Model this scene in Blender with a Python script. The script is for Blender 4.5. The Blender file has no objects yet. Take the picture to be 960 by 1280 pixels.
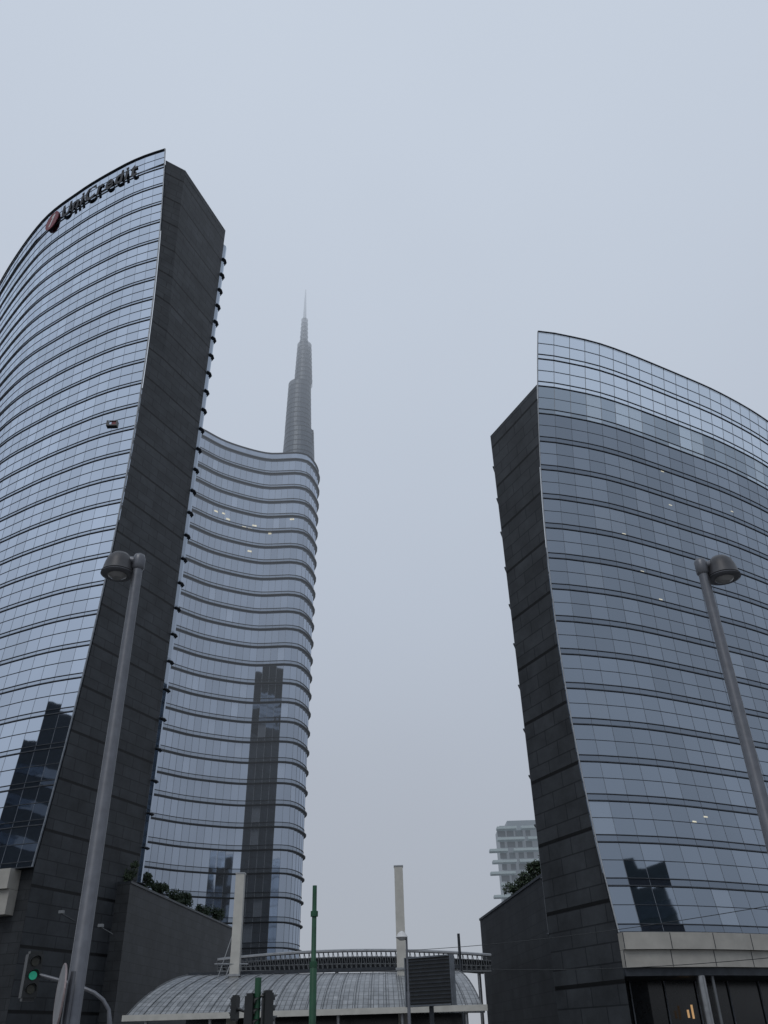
import bpy, bmesh, math, random
from mathutils import Vector, Matrix, Euler
random.seed(7)
S = bpy.context.scene
COL = S.collection
R_ = math.radians
# ------------------------------------------------------------------ camera
F = 1050.0; PITCH = 32.3; ROLL = 1.72; CAM = Vector((0, 0, 1.6))
RM = Euler((R_(90+PITCH), 0, 0)).to_matrix() @ Matrix.Rotation(R_(-ROLL), 3, 'Z')
cd = bpy.data.cameras.new('camera'); cam = bpy.data.objects.new('camera', cd); COL.objects.link(cam)
cam.matrix_world = Matrix.Translation(CAM) @ RM.to_4x4()
cd.sensor_fit = 'VERTICAL'; cd.sensor_height = 36; cd.lens = F/1280*36; cd.clip_end = 6000; cd.clip_start = 0.1
S.camera = cam
def ray(px, py): return RM @ Vector(((px-480)/F, (640-py)/F, -1))
def atY(px, py, Y):
    d = ray(px, py); return CAM + d*(Y/d.y)
def atZ(px, py, z):
    d = ray(px, py); return CAM + d*((z-CAM.z)/d.z)
S.view_settings.view_transform = 'Standard'; S.view_settings.look = 'None'; S.view_settings.exposure = 0
# ------------------------------------------------------------------ world
w = bpy.data.worlds.new('World'); S.world = w; w.use_nodes = True
nt = w.node_tree; nt.nodes.clear(); N = nt.nodes.new; L = nt.links.new
out = N('ShaderNodeOutputWorld'); tc = N('ShaderNodeTexCoord'); sx = N('ShaderNodeSeparateXYZ')
L(tc.outputs['Generated'], sx.inputs[0])
noi = N('ShaderNodeTexNoise'); noi.inputs['Scale'].default_value = 1.6; noi.inputs['Detail'].default_value = 3
L(tc.outputs['Generated'], noi.inputs[0])
m1 = N('ShaderNodeMath'); m1.operation = 'MULTIPLY_ADD'; m1.inputs[1].default_value = .26; m1.inputs[2].default_value = -.13
L(noi.outputs[0], m1.inputs[0])
ad = N('ShaderNodeMath'); ad.operation = 'ADD'; L(m1.outputs[0], ad.inputs[0]); L(sx.outputs[2], ad.inputs[1])
rp = N('ShaderNodeValToRGB'); L(ad.outputs[0], rp.inputs[0])
e = rp.color_ramp.elements
e[0].position = 0.0; e[0].color = (.38, .405, .455, 1)
e[1].position = 1.0; e[1].color = (.62, .69, .79, 1)
for p, c in ((.22, (.43, .465, .53)), (.5, (.50, .555, .645)), (.8, (.58, .645, .745))):
    k = e.new(p); k.color = (*c, 1)
b1 = N('ShaderNodeBackground'); L(rp.outputs[0], b1.inputs[0]); b1.inputs[1].default_value = 1.0
sk = N('ShaderNodeTexSky'); sk.sky_type = 'NISHITA'; sk.sun_disc = False; sk.sun_elevation = R_(50); sk.sun_rotation = R_(200)
b2 = N('ShaderNodeBackground'); L(sk.outputs[0], b2.inputs[0]); b2.inputs[1].default_value = .08
mx = N('ShaderNodeMixShader'); mx.inputs[0].default_value = .06; L(b1.outputs[0], mx.inputs[1]); L(b2.outputs[0], mx.inputs[2])
L(mx.outputs[0], out.inputs[0])
sl = bpy.data.lights.new('sun', 'SUN'); sl.energy = .6; sl.angle = R_(25); sl.color = (1, .97, .93)
so = bpy.data.objects.new('sun', sl); COL.objects.link(so)
so.rotation_euler = (R_(40), 0, R_(-20))
# ------------------------------------------------------------------ materials
HAZE = (.43, .48, .56, 1)  # sky-coloured glow that paints distance haze into far materials
def newmat(name):
    m = bpy.data.materials.new(name); m.use_nodes = True; m.node_tree.nodes.clear(); return m, m.node_tree
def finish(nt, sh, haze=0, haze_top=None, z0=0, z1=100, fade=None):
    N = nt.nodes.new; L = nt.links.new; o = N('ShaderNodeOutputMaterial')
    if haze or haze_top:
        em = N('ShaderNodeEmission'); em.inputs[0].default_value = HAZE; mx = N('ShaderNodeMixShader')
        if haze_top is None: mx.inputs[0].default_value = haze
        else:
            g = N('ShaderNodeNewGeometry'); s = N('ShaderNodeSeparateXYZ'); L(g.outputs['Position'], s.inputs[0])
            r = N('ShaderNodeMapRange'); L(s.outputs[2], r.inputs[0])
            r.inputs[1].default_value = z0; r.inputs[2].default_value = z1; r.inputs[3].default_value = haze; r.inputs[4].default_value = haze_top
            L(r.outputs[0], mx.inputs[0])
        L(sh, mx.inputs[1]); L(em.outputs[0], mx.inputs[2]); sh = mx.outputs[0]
    if fade:  # cloud imitated in the material: surface turns transparent with height
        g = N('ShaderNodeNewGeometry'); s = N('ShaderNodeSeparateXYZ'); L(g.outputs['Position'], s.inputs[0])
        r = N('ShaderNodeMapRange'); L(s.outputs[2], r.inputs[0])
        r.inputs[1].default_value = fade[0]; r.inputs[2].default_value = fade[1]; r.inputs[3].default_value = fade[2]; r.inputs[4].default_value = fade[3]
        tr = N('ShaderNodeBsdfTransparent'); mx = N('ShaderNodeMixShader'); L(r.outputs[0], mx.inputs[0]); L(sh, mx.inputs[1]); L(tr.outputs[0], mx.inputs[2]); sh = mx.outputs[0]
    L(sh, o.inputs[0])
def plain(name, col, rough=.6, metal=0, noise=.25, nscale=3, bump=0, emis=None, est=0, **kw):
    m, nt = newmat(name); N = nt.nodes.new; L = nt.links.new
    p = N('ShaderNodeBsdfPrincipled'); p.inputs['Roughness'].default_value = rough; p.inputs['Metallic'].default_value = metal
    t = N('ShaderNodeTexCoord'); n = N('ShaderNodeTexNoise'); n.inputs['Scale'].default_value = nscale; n.inputs['Detail'].default_value = 5
    L(t.outputs['Object'], n.inputs[0])
    r = N('ShaderNodeValToRGB'); r.color_ramp.elements[0].position = .3; r.color_ramp.elements[1].position = .7
    r.color_ramp.elements[0].color = (*[c*(1-noise) for c in col], 1); r.color_ramp.elements[1].color = (*[min(1, c*(1+noise)) for c in col], 1)
    L(n.outputs[0], r.inputs[0]); L(r.outputs[0], p.inputs['Base Color'])
    if bump:
        b = N('ShaderNodeBump'); b.inputs['Strength'].default_value = bump; L(n.outputs[0], b.inputs['Height']); L(b.outputs[0], p.inputs['Normal'])
    if emis:
        p.inputs['Emission Color'].default_value = (*emis, 1); p.inputs['Emission Strength'].default_value = est
    finish(nt, p.outputs[0], **kw); return m
def glass(name, tint, refl, dark, var=.12, tilt=.012, blind=.0, blindcol=(.3, .33, .36), rough=.03, see=0, **kw):
    m, nt = newmat(name); N = nt.nodes.new; L = nt.links.new
    uv = N('ShaderNodeUVMap'); fl = N('ShaderNodeVectorMath'); fl.operation = 'FLOOR'; L(uv.outputs[0], fl.inputs[0])
    wn = N('ShaderNodeTexWhiteNoise'); wn.noise_dimensions = '3D'; L(fl.outputs[0], wn.inputs['Vector'])
    g = N('ShaderNodeNewGeometry'); sb = N('ShaderNodeVectorMath'); sb.operation = 'SUBTRACT'; sb.inputs[1].default_value = (.5, .5, .5); L(wn.outputs['Color'], sb.inputs[0])
    sc = N('ShaderNodeVectorMath'); sc.operation = 'SCALE'; sc.inputs['Scale'].default_value = tilt*2; L(sb.outputs[0], sc.inputs[0])
    no = N('ShaderNodeTexNoise'); no.inputs['Scale'].default_value = .9; L(uv.outputs[0], no.inputs[0])
    sb2 = N('ShaderNodeVectorMath'); sb2.operation = 'SUBTRACT'; sb2.inputs[1].default_value = (.5, .5, .5); L(no.outputs['Color'], sb2.inputs[0])
    sc2 = N('ShaderNodeVectorMath'); sc2.operation = 'SCALE'; sc2.inputs['Scale'].default_value = tilt*1.5; L(sb2.outputs[0], sc2.inputs[0])
    a1 = N('ShaderNodeVectorMath'); L(g.outputs['Normal'], a1.inputs[0]); L(sc.outputs[0], a1.inputs[1])
    a2 = N('ShaderNodeVectorMath'); L(a1.outputs[0], a2.inputs[0]); L(sc2.outputs[0], a2.inputs[1])
    nm = N('ShaderNodeVectorMath'); nm.operation = 'NORMALIZE'; L(a2.outputs[0], nm.inputs[0])
    pn = N('ShaderNodeTexNoise'); pn.inputs['Scale'].default_value = .05; pn.inputs['Detail'].default_value = 3; L(g.outputs['Position'], pn.inputs[0])
    va = N('ShaderNodeMath'); va.operation = 'MULTIPLY_ADD'; va.inputs[1].default_value = var; va.inputs[2].default_value = 1-var/2; L(wn.outputs['Value'], va.inputs[0])
    vb = N('ShaderNodeMath'); vb.operation = 'MULTIPLY_ADD'; vb.inputs[1].default_value = .45; vb.inputs[2].default_value = .775; L(pn.outputs[0], vb.inputs[0])
    vm = N('ShaderNodeMath'); vm.operation = 'MULTIPLY'; L(va.outputs[0], vm.inputs[0]); L(vb.outputs[0], vm.inputs[1])
    tcn = N('ShaderNodeVectorMath'); tcn.operation = 'SCALE'; tcn.inputs[0].default_value = tint; L(vm.outputs[0], tcn.inputs['Scale'])
    gl = N('ShaderNodeBsdfGlossy'); gl.inputs['Roughness'].default_value = rough; L(tcn.outputs[0], gl.inputs['Color']); L(nm.outputs[0], gl.inputs['Normal'])
    df = N('ShaderNodeBsdfDiffuse'); df.inputs[0].default_value = (*dark, 1)
    sep = N('ShaderNodeSeparateColor'); L(wn.outputs['Color'], sep.inputs[0])
    lt = N('ShaderNodeMath'); lt.operation = 'LESS_THAN'; lt.inputs[1].default_value = blind; L(sep.outputs[2], lt.inputs[0])
    mc = N('ShaderNodeMix'); mc.data_type = 'RGBA'; mc.inputs[6].default_value = (*dark, 1); mc.inputs[7].default_value = (*blindcol, 1)
    L(lt.outputs[0], mc.inputs[0]); L(mc.outputs[2], df.inputs[0])
    inner = df.outputs[0]
    if see:
        tr = N('ShaderNodeBsdfTransparent'); tr.inputs[0].default_value = (.85, .92, 1, 1); ms = N('ShaderNodeMixShader'); ms.inputs[0].default_value = see
        L(df.outputs[0], ms.inputs[1]); L(tr.outputs[0], ms.inputs[2]); inner = ms.outputs[0]
    fr = N('ShaderNodeFresnel'); fr.inputs[0].default_value = 1.6
    fa = N('ShaderNodeMath'); fa.operation = 'MULTIPLY_ADD'; fa.inputs[1].default_value = .8; fa.inputs[2].default_value = refl; fa.use_clamp = True; L(fr.outputs[0], fa.inputs[0])
    mx = N('ShaderNodeMixShader'); L(fa.outputs[0], mx.inputs[0]); L(inner, mx.inputs[1]); L(gl.outputs[0], mx.inputs[2])
    finish(nt, mx.outputs[0], **kw); return m
def stone(name, c1, c2, mortar, sw=1.6, sh=.8, floor=4.0, rough=.55, ms=.022, **kw):
    m, nt = newmat(name); N = nt.nodes.new; L = nt.links.new
    uv = N('ShaderNodeUVMap'); p = N('ShaderNodeBsdfPrincipled')
    br = N('ShaderNodeTexBrick'); br.offset = .5; L(uv.outputs[0], br.inputs[0])
    br.inputs['Color1'].default_value = (*c1, 1); br.inputs['Color2'].default_value = (*c2, 1); br.inputs['Mortar'].default_value = (*mortar, 1)
    br.inputs['Scale'].default_value = 1; br.inputs['Mortar Size'].default_value = ms; br.inputs['Brick Width'].default_value = sw; br.inputs['Row Height'].default_value = sh
    no = N('ShaderNodeTexNoise'); no.inputs['Scale'].default_value = .35; no.inputs['Detail'].default_value = 7; no.inputs['Roughness'].default_value = .7; L(uv.outputs[0], no.inputs[0])
    r = N('ShaderNodeMapRange'); r.inputs[1].default_value = .3; r.inputs[2].default_value = .7; r.inputs[3].default_value = .6; r.inputs[4].default_value = 1.45; L(no.outputs[0], r.inputs[0])
    s = N('ShaderNodeSeparateXYZ'); L(uv.outputs[0], s.inputs[0])
    md = N('ShaderNodeMath'); md.operation = 'MODULO'; md.inputs[1].default_value = floor; L(s.outputs[1], md.inputs[0])
    lt = N('ShaderNodeMath'); lt.operation = 'GREATER_THAN'; lt.inputs[1].default_value = .2; L(md.outputs[0], lt.inputs[0])
    mr = N('ShaderNodeMapRange'); mr.inputs[3].default_value = .1; mr.inputs[4].default_value = 1; L(lt.outputs[0], mr.inputs[0])
    mu = N('ShaderNodeMath'); mu.operation = 'MULTIPLY'; L(r.outputs[0], mu.inputs[0]); L(mr.outputs[0], mu.inputs[1])
    sc = N('ShaderNodeVectorMath'); sc.operation = 'SCALE'; L(br.outputs[0], sc.inputs[0]); L(mu.outputs[0], sc.inputs['Scale'])
    L(sc.outputs[0], p.inputs['Base Color']); p.inputs['Roughness'].default_value = rough; p.inputs['Specular IOR Level'].default_value = .3
    b = N('ShaderNodeBump'); b.inputs['Strength'].default_value = .5; b.inputs['Distance'].default_value = .05; L(mr.outputs[0], b.inputs['Height']); L(b.outputs[0], p.inputs['Normal'])
    finish(nt, p.outputs[0], **kw); return m
M = {}
M['glassL'] = glass('glass_left', (.60, .665, .755), .47, (.03, .04, .05), .12, .007, .03, (.12, .14, .16))
M['spanL'] = glass('spandrel_left', (.50, .56, .64), .42, (.03, .04, .05), .08, .006)
M['glassR'] = glass('glass_right', (.57, .645, .745), .41, (.02, .03, .038), .2, .009, .07, (.12, .14, .16))
M['spanR'] = glass('spandrel_right', (.46, .53, .62), .37, (.025, .03, .04), .12, .008)
M['glassTop'] = glass('glass_crown', (.72, .82, .92), .42, (.04, .06, .08), .3, .02, .38, (.55, .63, .70))
M['glassSee'] = glass('glass_parapet', (.75, .84, .94), .25, (.10, .13, .16), .15, .01, .10, (.5, .58, .66), see=.75)
M['glassC'] = glass('glass_far', (.58, .655, .77), .50, (.04, .05, .06), .16, .006, .06, (.22, .25, .29), haze=.02, haze_top=.15, z0=20, z1=117)  # painted haze on the centre tower thickens with height
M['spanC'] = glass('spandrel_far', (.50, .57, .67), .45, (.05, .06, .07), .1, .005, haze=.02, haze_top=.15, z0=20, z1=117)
M['metal'] = plain('dark_metal', (.035, .041, .05), .45, .3)
M['ledge'] = plain('ledge_metal', (.05, .058, .07), .5, .2)
M['mull'] = plain('mullion_metal', (.19, .21, .24), .5, .2)
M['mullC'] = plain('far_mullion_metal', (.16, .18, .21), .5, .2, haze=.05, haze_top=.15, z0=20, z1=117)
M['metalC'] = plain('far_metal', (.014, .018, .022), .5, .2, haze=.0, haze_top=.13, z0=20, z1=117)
M['trim'] = plain('trim_metal', (.14, .155, .175), .35, .6)
M['stone'] = stone('dark_stone', (.036, .040, .045), (.047, .052, .058), (.016, .018, .021), 2.4, 1.0, ms=.04)
M['stone2'] = stone('podium_stone', (.028, .031, .035), (.038, .042, .047), (.013, .015, .017), 1.4, .7, 4000)
M['cream'] = plain('cream_panel', (.40, .385, .35), .5, 0, .12, 1.2)
M['creampole'] = plain('cream_paint', (.50, .49, .45), .5, 0, .1, 2)
M['roof'] = plain('roof_gravel', (.08, .085, .09), .9)
M['lamp'] = plain('lamp_metal', (.13, .135, .15), .38, .5, .12, 9)
M['lampdark'] = plain('lamp_housing', (.05, .05, .055), .45, .3)
M['lens'] = plain('lamp_glass', (.22, .22, .22), .2)
M['black'] = plain('black_plastic', (.015, .017, .018), .4)
M['green'] = plain('green_paint', (.012, .075, .035), .45)
M['red'] = plain('red_paint', (.20, .03, .045), .55)
M['white'] = plain('white_paint', (.60, .60, .60), .45, 0, .05)
M['sign'] = plain('sign_black', (.012, .014, .02), .6)
M['steel'] = plain('brushed_steel', (.35, .36, .37), .3, .8, .15)
M['steeldull'] = plain('dull_steel', (.16, .17, .18), .45, .4, .15)
M['signback'] = plain('sign_back_grey', (.22, .22, .23), .5, .2)
M['signrim'] = plain('sign_rim_grey', (.25, .20, .20), .5, .2)
M['leaf'] = plain('leaves', (.028, .048, .022), .7, 0, .6, 6)
M['bark'] = plain('bark', (.06, .045, .035), .9)
M['asphalt'] = plain('asphalt', (.05, .05, .052), .7, 0, .3, 2, .2)
M['pave'] = stone('paving', (.22, .21, .2), (.27, .26, .25), (.1, .1, .1), .6, .4, 4000, .7)
M['ground'] = plain('ground', (.09, .09, .085), .9, 0, .3, .2)
M['kerb'] = plain('kerb_stone', (.3, .3, .29), .8)
M['lit'] = plain('lit_ceiling', (.5, .5, .42), .5, emis=(1, .93, .72), est=.45)
M['warm'] = plain('warm_lobby_light', (.5, .35, .2), .5, emis=(1, .6, .28), est=.4)
M['glow'] = plain('green_signal', (.02, .2, .12), .3, emis=(.02, .5, .32), est=.22)
M['dimlens'] = plain('dim_signal_lens', (.03, .03, .02), .25)
M['dark'] = plain('dark_lobby_glass', (.014, .016, .019), .15)
sp = dict(haze=.10, haze_top=.4, z0=118, z1=175)  # spire carries painted haze, plus the cloud-like fade below
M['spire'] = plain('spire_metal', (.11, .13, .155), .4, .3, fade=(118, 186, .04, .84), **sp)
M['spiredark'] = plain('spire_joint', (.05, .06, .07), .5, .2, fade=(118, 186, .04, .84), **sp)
M['farwall'] = plain('far_tower_wall', (.09, .13, .15), .5, haze=.28)  # even distance haze mixed into wall, glass and balcony colours
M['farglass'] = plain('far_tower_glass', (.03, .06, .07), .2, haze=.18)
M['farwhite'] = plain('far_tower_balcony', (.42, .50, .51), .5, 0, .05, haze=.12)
M['blockwall'] = plain('block_wall', (.03, .037, .045), .6)
M['blockglass'] = glass('block_glass', (.36, .4, .46), .28, (.02, .025, .03))
def canopy_mat():
    m, nt = newmat('canopy_glass'); N = nt.nodes.new; L = nt.links.new
    uv = N('ShaderNodeUVMap'); p = N('ShaderNodeBsdfPrincipled')
    br = N('ShaderNodeTexBrick'); br.offset = 0; L(uv.outputs[0], br.inputs[0])
    br.inputs['Color1'].default_value = (.21, .225, .24, 1); br.inputs['Color2'].default_value = (.29, .305, .32, 1); br.inputs['Mortar'].default_value = (.07, .075, .08, 1)
    br.inputs['Scale'].default_value = 1; br.inputs['Mortar Size'].default_value = .022; br.inputs['Brick Width'].default_value = .3; br.inputs['Row Height'].default_value = .6
    no = N('ShaderNodeTexNoise'); no.inputs['Scale'].default_value = 2.2; no.inputs['Detail'].default_value = 6; L(uv.outputs[0], no.inputs[0])
    r = N('ShaderNodeMapRange'); r.inputs[1].default_value = .3; r.inputs[2].default_value = .7; r.inputs[3].default_value = .72; r.inputs[4].default_value = 1.2; L(no.outputs[0], r.inputs[0])
    sc = N('ShaderNodeVectorMath'); sc.operation = 'SCALE'; L(br.outputs[0], sc.inputs[0]); L(r.outputs[0], sc.inputs['Scale'])
    L(sc.outputs[0], p.inputs['Base Color']); p.inputs['Roughness'].default_value = .35
    finish(nt, p.outputs[0]); return m
M['canopy'] = canopy_mat()
# ------------------------------------------------------------------ mesh builder
class MB:
    def __init__(s): s.v = []; s.f = []; s.m = []; s.uv = []
    def face(s, pts, mi=0, uv=None):
        i = len(s.v); s.v += [tuple(p) for p in pts]; s.f.append(tuple(range(i, i+len(pts)))); s.m.append(mi)
        if uv is None:
            a, b, c = Vector(pts[0]), Vector(pts[1]), Vector(pts[2]); n = (b-a).cross(c-a)
            if n.length < 1e-9: n = Vector((0, 0, 1))
            n.normalize()
            if abs(n.z) > .7: uv = [(p[0], p[1]) for p in pts]
            else:
                t = Vector((-n.y, n.x, 0)).normalized(); uv = [(Vector(p).dot(t), p[2]) for p in pts]
        s.uv.append(uv)
    def hexa(s, a, mi=0):
        for q in ((3, 2, 1, 0), (4, 5, 6, 7), (0, 1, 5, 4), (1, 2, 6, 5), (2, 3, 7, 6), (3, 0, 4, 7)): s.face([a[k] for k in q], mi)
    def box(s, c, d, mi=0, mat=None):
        x, y, z = [k/2 for k in d]; P = [Vector(p) for p in ((-x, -y, -z), (x, -y, -z), (x, y, -z), (-x, y, -z), (-x, -y, z), (x, -y, z), (x, y, z), (-x, y, z))]
        if mat: P = [mat @ p for p in P]
        s.hexa([p+Vector(c) for p in P], mi)
    def tube(s, pts, r, n=12, mi=0, caps=True):
        pts = [Vector(p) for p in pts]; rr = r if isinstance(r, (list, tuple)) else [r]*len(pts); rings = []
        for i, p in enumerate(pts):
            t = (pts[min(i+1, len(pts)-1)]-pts[max(i-1, 0)]).normalized()
            u = t.cross(Vector((0, 1, 0)) if abs(t.y) < .9 else Vector((1, 0, 0))).normalized(); v = t.cross(u)
            rings.append([p+u*math.cos(2*math.pi*k/n)*rr[i]+v*math.sin(2*math.pi*k/n)*rr[i] for k in range(n)])
        for i in range(len(rings)-1):
            for k in range(n): s.face([rings[i][k], rings[i][(k+1) % n], rings[i+1][(k+1) % n], rings[i+1][k]], mi)
        if caps: s.face(rings[0], mi); s.face(rings[-1][::-1], mi)
    def build(s, name, mats, parent=None, smooth=False, loc=None):
        me = bpy.data.meshes.new(name); off = Vector(loc) if loc is not None else Vector((0, 0, 0))
        if parent is not None: off = off + parent.location
        me.from_pydata([tuple(Vector(p)-off) for p in s.v], [], s.f)
        u = me.uv_layers.new(name='UVMap'); k = 0
        for q in s.uv:
            for c in q: u.data[k].uv = c; k += 1
        if not isinstance(mats, (list, tuple)): mats = [mats]
        for m_ in mats: me.materials.append(m_)
        me.polygons.foreach_set('material_index', s.m)
        if smooth:
            bm = bmesh.new(); bm.from_mesh(me); bmesh.ops.remove_doubles(bm, verts=bm.verts, dist=1e-4); bm.to_mesh(me); bm.free()
            me.polygons.foreach_set('use_smooth', [True]*len(me.polygons))
            try: me.set_sharp_from_angle(angle=R_(40))
            except Exception: pass
        o = bpy.data.objects.new(name, me); COL.objects.link(o)
        if parent is not None: o.parent = parent
        if loc is not None: o.location = Vector(loc)
        return o
def tag(o, label=None, cat=None, group=None, kind=None):
    if label: o['label'] = label
    if cat: o['category'] = cat
    if group: o['group'] = group
    if kind: o['kind'] = kind
    return o
def thing(name, loc, label, cat, group=None):
    o = bpy.data.objects.new(name, None); o.location = loc; o.empty_display_size = .5; COL.objects.link(o); return tag(o, label, cat, group)
def sub(mb, name, mats, part, root, smooth=False):
    o = mb.build(name, mats, None, smooth); o.data.transform(Matrix.Translation(-root.location)); o.parent = part; return o
# ------------------------------------------------------------------ plan curves
def catmull(P, n=14):
    P = [Vector((p[0], p[1], 0)) for p in P]; Q = [2*P[0]-P[1]]+P+[2*P[-1]-P[-2]]; out = []
    for i in range(1, len(Q)-2):
        for k in range(n):
            t = k/n; a, b, c, d = Q[i-1:i+3]
            out.append(.5*((2*b)+(-a+c)*t+(2*a-5*b+4*c-d)*t*t+(-a+3*b-3*c+d)*t**3))
    out.append(P[-1]); return out
def resample(P, step):
    out = [P[0].copy()]; acc = 0
    for a, b in zip(P, P[1:]):
        l = (b-a).length
        if l < 1e-9: continue
        while acc+l >= step:
            t = (step-acc)/l; a = a.lerp(b, t); out.append(a.copy()); l = (b-a).length; acc = 0
        acc += l
    return out
def normals(P, sgn=1):
    o = []
    for i in range(len(P)):
        t = (P[min(i+1, len(P)-1)]-P[max(i-1, 0)]).normalized(); o.append(Vector((t.y, -t.x, 0))*sgn)
    return o
UZ = Vector((0, 0, 1))
def bands(root, plan, nrm, off, z0, fh, nf, span, mats, levels, name='window_band', mull=.03, mulld=.012, special=None, every=1):
    gm, sm, mm, lm = mats
    def pt(i, z, d=0): return plan[i]+nrm[i]*d+off(z)+UZ*z
    for f in range(nf):
        a = z0+f*fh; b = a+fh; sz = a+span
        sp_ = special(f) if special else None
        mb = MB()
        for i in range(len(plan)-1):
            mb.face([pt(i, a), pt(i+1, a), pt(i+1, sz), pt(i, sz)], 1, [(i+.01, f*2+.01), (i+.99, f*2+.01), (i+.99, f*2+.9), (i+.01, f*2+.9)])
            mb.face([pt(i, sz), pt(i+1, sz), pt(i+1, b), pt(i, b)], 0, [(i+.01, f*2+1.01), (i+.99, f*2+1.01), (i+.99, f*2+1.9), (i+.01, f*2+1.9)])
        for i in range(0, len(plan), every):
            t = Vector((-nrm[i].y, nrm[i].x, 0))*mull/2*(2.2 if sp_ else 1)
            q = [pt(i, a, -.02)-t, pt(i, a, -.02)+t, pt(i, a, mulld)+t, pt(i, a, mulld)-t, pt(i, b, -.02)-t, pt(i, b, -.02)+t, pt(i, b, mulld)+t, pt(i, b, mulld)-t]
            mb.hexa(q, 2)
        o = mb.build(name, [sp_ or gm, sp_ or sm, M['steel'] if sp_ else mm], root)
        for k, (dz, pr, h) in enumerate(levels):
            lb = MB(); zz = a+dz
            for i in range(len(plan)-1):
                A = [pt(i, zz, -.05), pt(i+1, zz, -.05), pt(i+1, zz, pr), pt(i, zz, pr)]
                lb.hexa(A+[p+UZ*h for p in A], 0)
            sub(lb, ['floor_ledge', 'sill_ledge', 'transom'][k], lm, o, root)
def wall_strip(mb, cols, z_levels, offs, mi=0):
    for c in range(len(cols)-1):
        for za, zb in zip(z_levels, z_levels[1:]):
            P = [cols[c]+offs[c](za)+UZ*za, cols[c+1]+offs[c+1](za)+UZ*za, cols[c+1]+offs[c+1](zb)+UZ*zb, cols[c]+offs[c](zb)+UZ*zb]
            w0 = cols[0]; mb.face(P, mi, [(((p-w0).xy).length, p.z) for p in P])
def flat(p): return Vector((p[0], p[1], 0))
ZERO = lambda z: Vector((0, 0, 0))
# ------------------------------------------------------------------ LEFT TOWER
ZT = 100.0; ZB = 13.3
topL = [(207, 187), (180, 196), (150, 210), (100, 240), (50, 281), (0, 355)]
rawL = [flat(atZ(x, y, ZT)) for x, y in topL]
d = (rawL[-1]-rawL[-3]).normalized(); d2 = Matrix.Rotation(R_(-12), 3, 'Z') @ d
rawL += [rawL[-1]+d2*14, rawL[-1]+d2*14+(Matrix.Rotation(R_(-26), 3, 'Z') @ d)*16]
planL = resample(catmull(rawL), 1.5)
G = planL[0]; Sn = flat(atZ(232, 212, 98.5)); Fc = flat(atZ(282, 287, 98.5))
wL = (Fc-Sn).normalized()
def offL(z):
    s = (z-ZB)/(ZT-ZB)
    return wL*(3.1*4*s*(1-s)) if 0 < s < 1 else Vector((0, 0, 0))
leanL = lambda z: Vector((-1.5*(1-min(z, 98)/98), 0, 0))
def offS(z):
    t = max(0, min(1, (z-60)/38)); g = G+offL(z); f = Fc+leanL(z)
    on = g.lerp(f, .3); return on.lerp(Sn, t**1.3)-Sn
nL = normals(planL)
if nL[0].y > 0: nL = [-n for n in nL]
tower = thing('office_tower', (G.x, G.y, 0), 'tall curved glass tower on the left with red and black rooftop sign', 'office tower')
NF = 28; FH = (ZT-ZB)/NF
bands(tower, planL, nL, offL, ZB, FH, NF, .45, (M['glassL'], M['spanL'], M['mull'], M['ledge']), [(0, .09, .075), (.43, .06, .05), (1.77, .04, .045)], mull=.022)
zl = [0, ZB]+[ZB+FH*k for k in range(1, NF)]+[98.3]
mb = MB(); wall_strip(mb, [G-nL[0]*.15, Sn, Fc], zl, [offL, offS, leanL])
mb.build('stone_end_wall', M['stone'], tower)
mb = MB()
inner = [p-n*9 for p, n in zip(planL[::4], nL[::4])]
for a, b, c, e_ in zip(planL[::4], planL[4::4], inner[1:], inner): mb.face([q+Vector((0, 0, 97.5)) for q in (a-nL[0]*.2, b-nL[0]*.2, c, e_)])
mb.face([q+Vector((0, 0, 97.4)) for q in (Sn, Fc, Fc-Vector((5, -3, 0)), Sn-Vector((5, -3, 0)))])
mb.build('roof_slab', M['roof'], tower)
mb = MB(); zz = [ZB+(ZT-ZB)*k/30 for k in range(31)]
mb.tube([G+offL(z)+nL[0]*.1+Vector((0, 0, z)) for z in zz], .08, 6); mb.build('corner_trim', M['trim'], tower)
mb = MB(); mb.tube([p+n*.1+Vector((0, 0, ZT)) for p, n in zip(planL, nL)], .10, 6); mb.build('parapet_rail', M['metal'], tower)
u = flat(Fc).normalized(); rt = Vector((u.y, -u.x, 0))
rear = [Fc+u*.05, Fc+u*.35+rt*.38, Fc+u*.8+rt*.40, Fc+u*1.6-rt*.1, Fc+u*6-rt*2.6]
rearL = resample(catmull(rear), .4); nR = normals(rearL)
if nR[0].dot(rt) < 0: nR = [-n for n in nR]
NFr = 28; FHr = (ZT-ZB-5)/NFr
bands(tower, rearL, nR, leanL, ZB+.5, FHr, NFr, .4, (M['glassL'], M['spanL'], M['mull'], M['ledge']), [(0, .30, .07)], name='rear_window_band', every=4)
mb = MB(); R2 = [Fc+u*6-rt*2.6, Fc+u*16-rt*3.5, Fc+u*30-rt*6.5, Fc+u*38-rt*11, Fc+u*34-rt*20]; wall_strip(mb, R2, [0, 20, 40, 60, 72], [leanL]*5); mb.build('rear_reflection_wall', M['stone'], tower)  # unseen wall, its stone and height shaped to darken the centre tower's reflection
base = [p-n*.6 for p, n in zip(planL, nL)]
mb = MB(); wall_strip(mb, base[::3], [0, 4, 8, 12, ZB+.1], [ZERO]*len(base[::3])); mb.build('stone_base', M['stone2'], tower)
mb = MB(); wall_strip(mb, rearL[::3], [0, 4, 8, 12, ZB+.5], [leanL]*len(rearL[::3])); mb.build('rear_stone_base', M['stone2'], tower)
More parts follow.
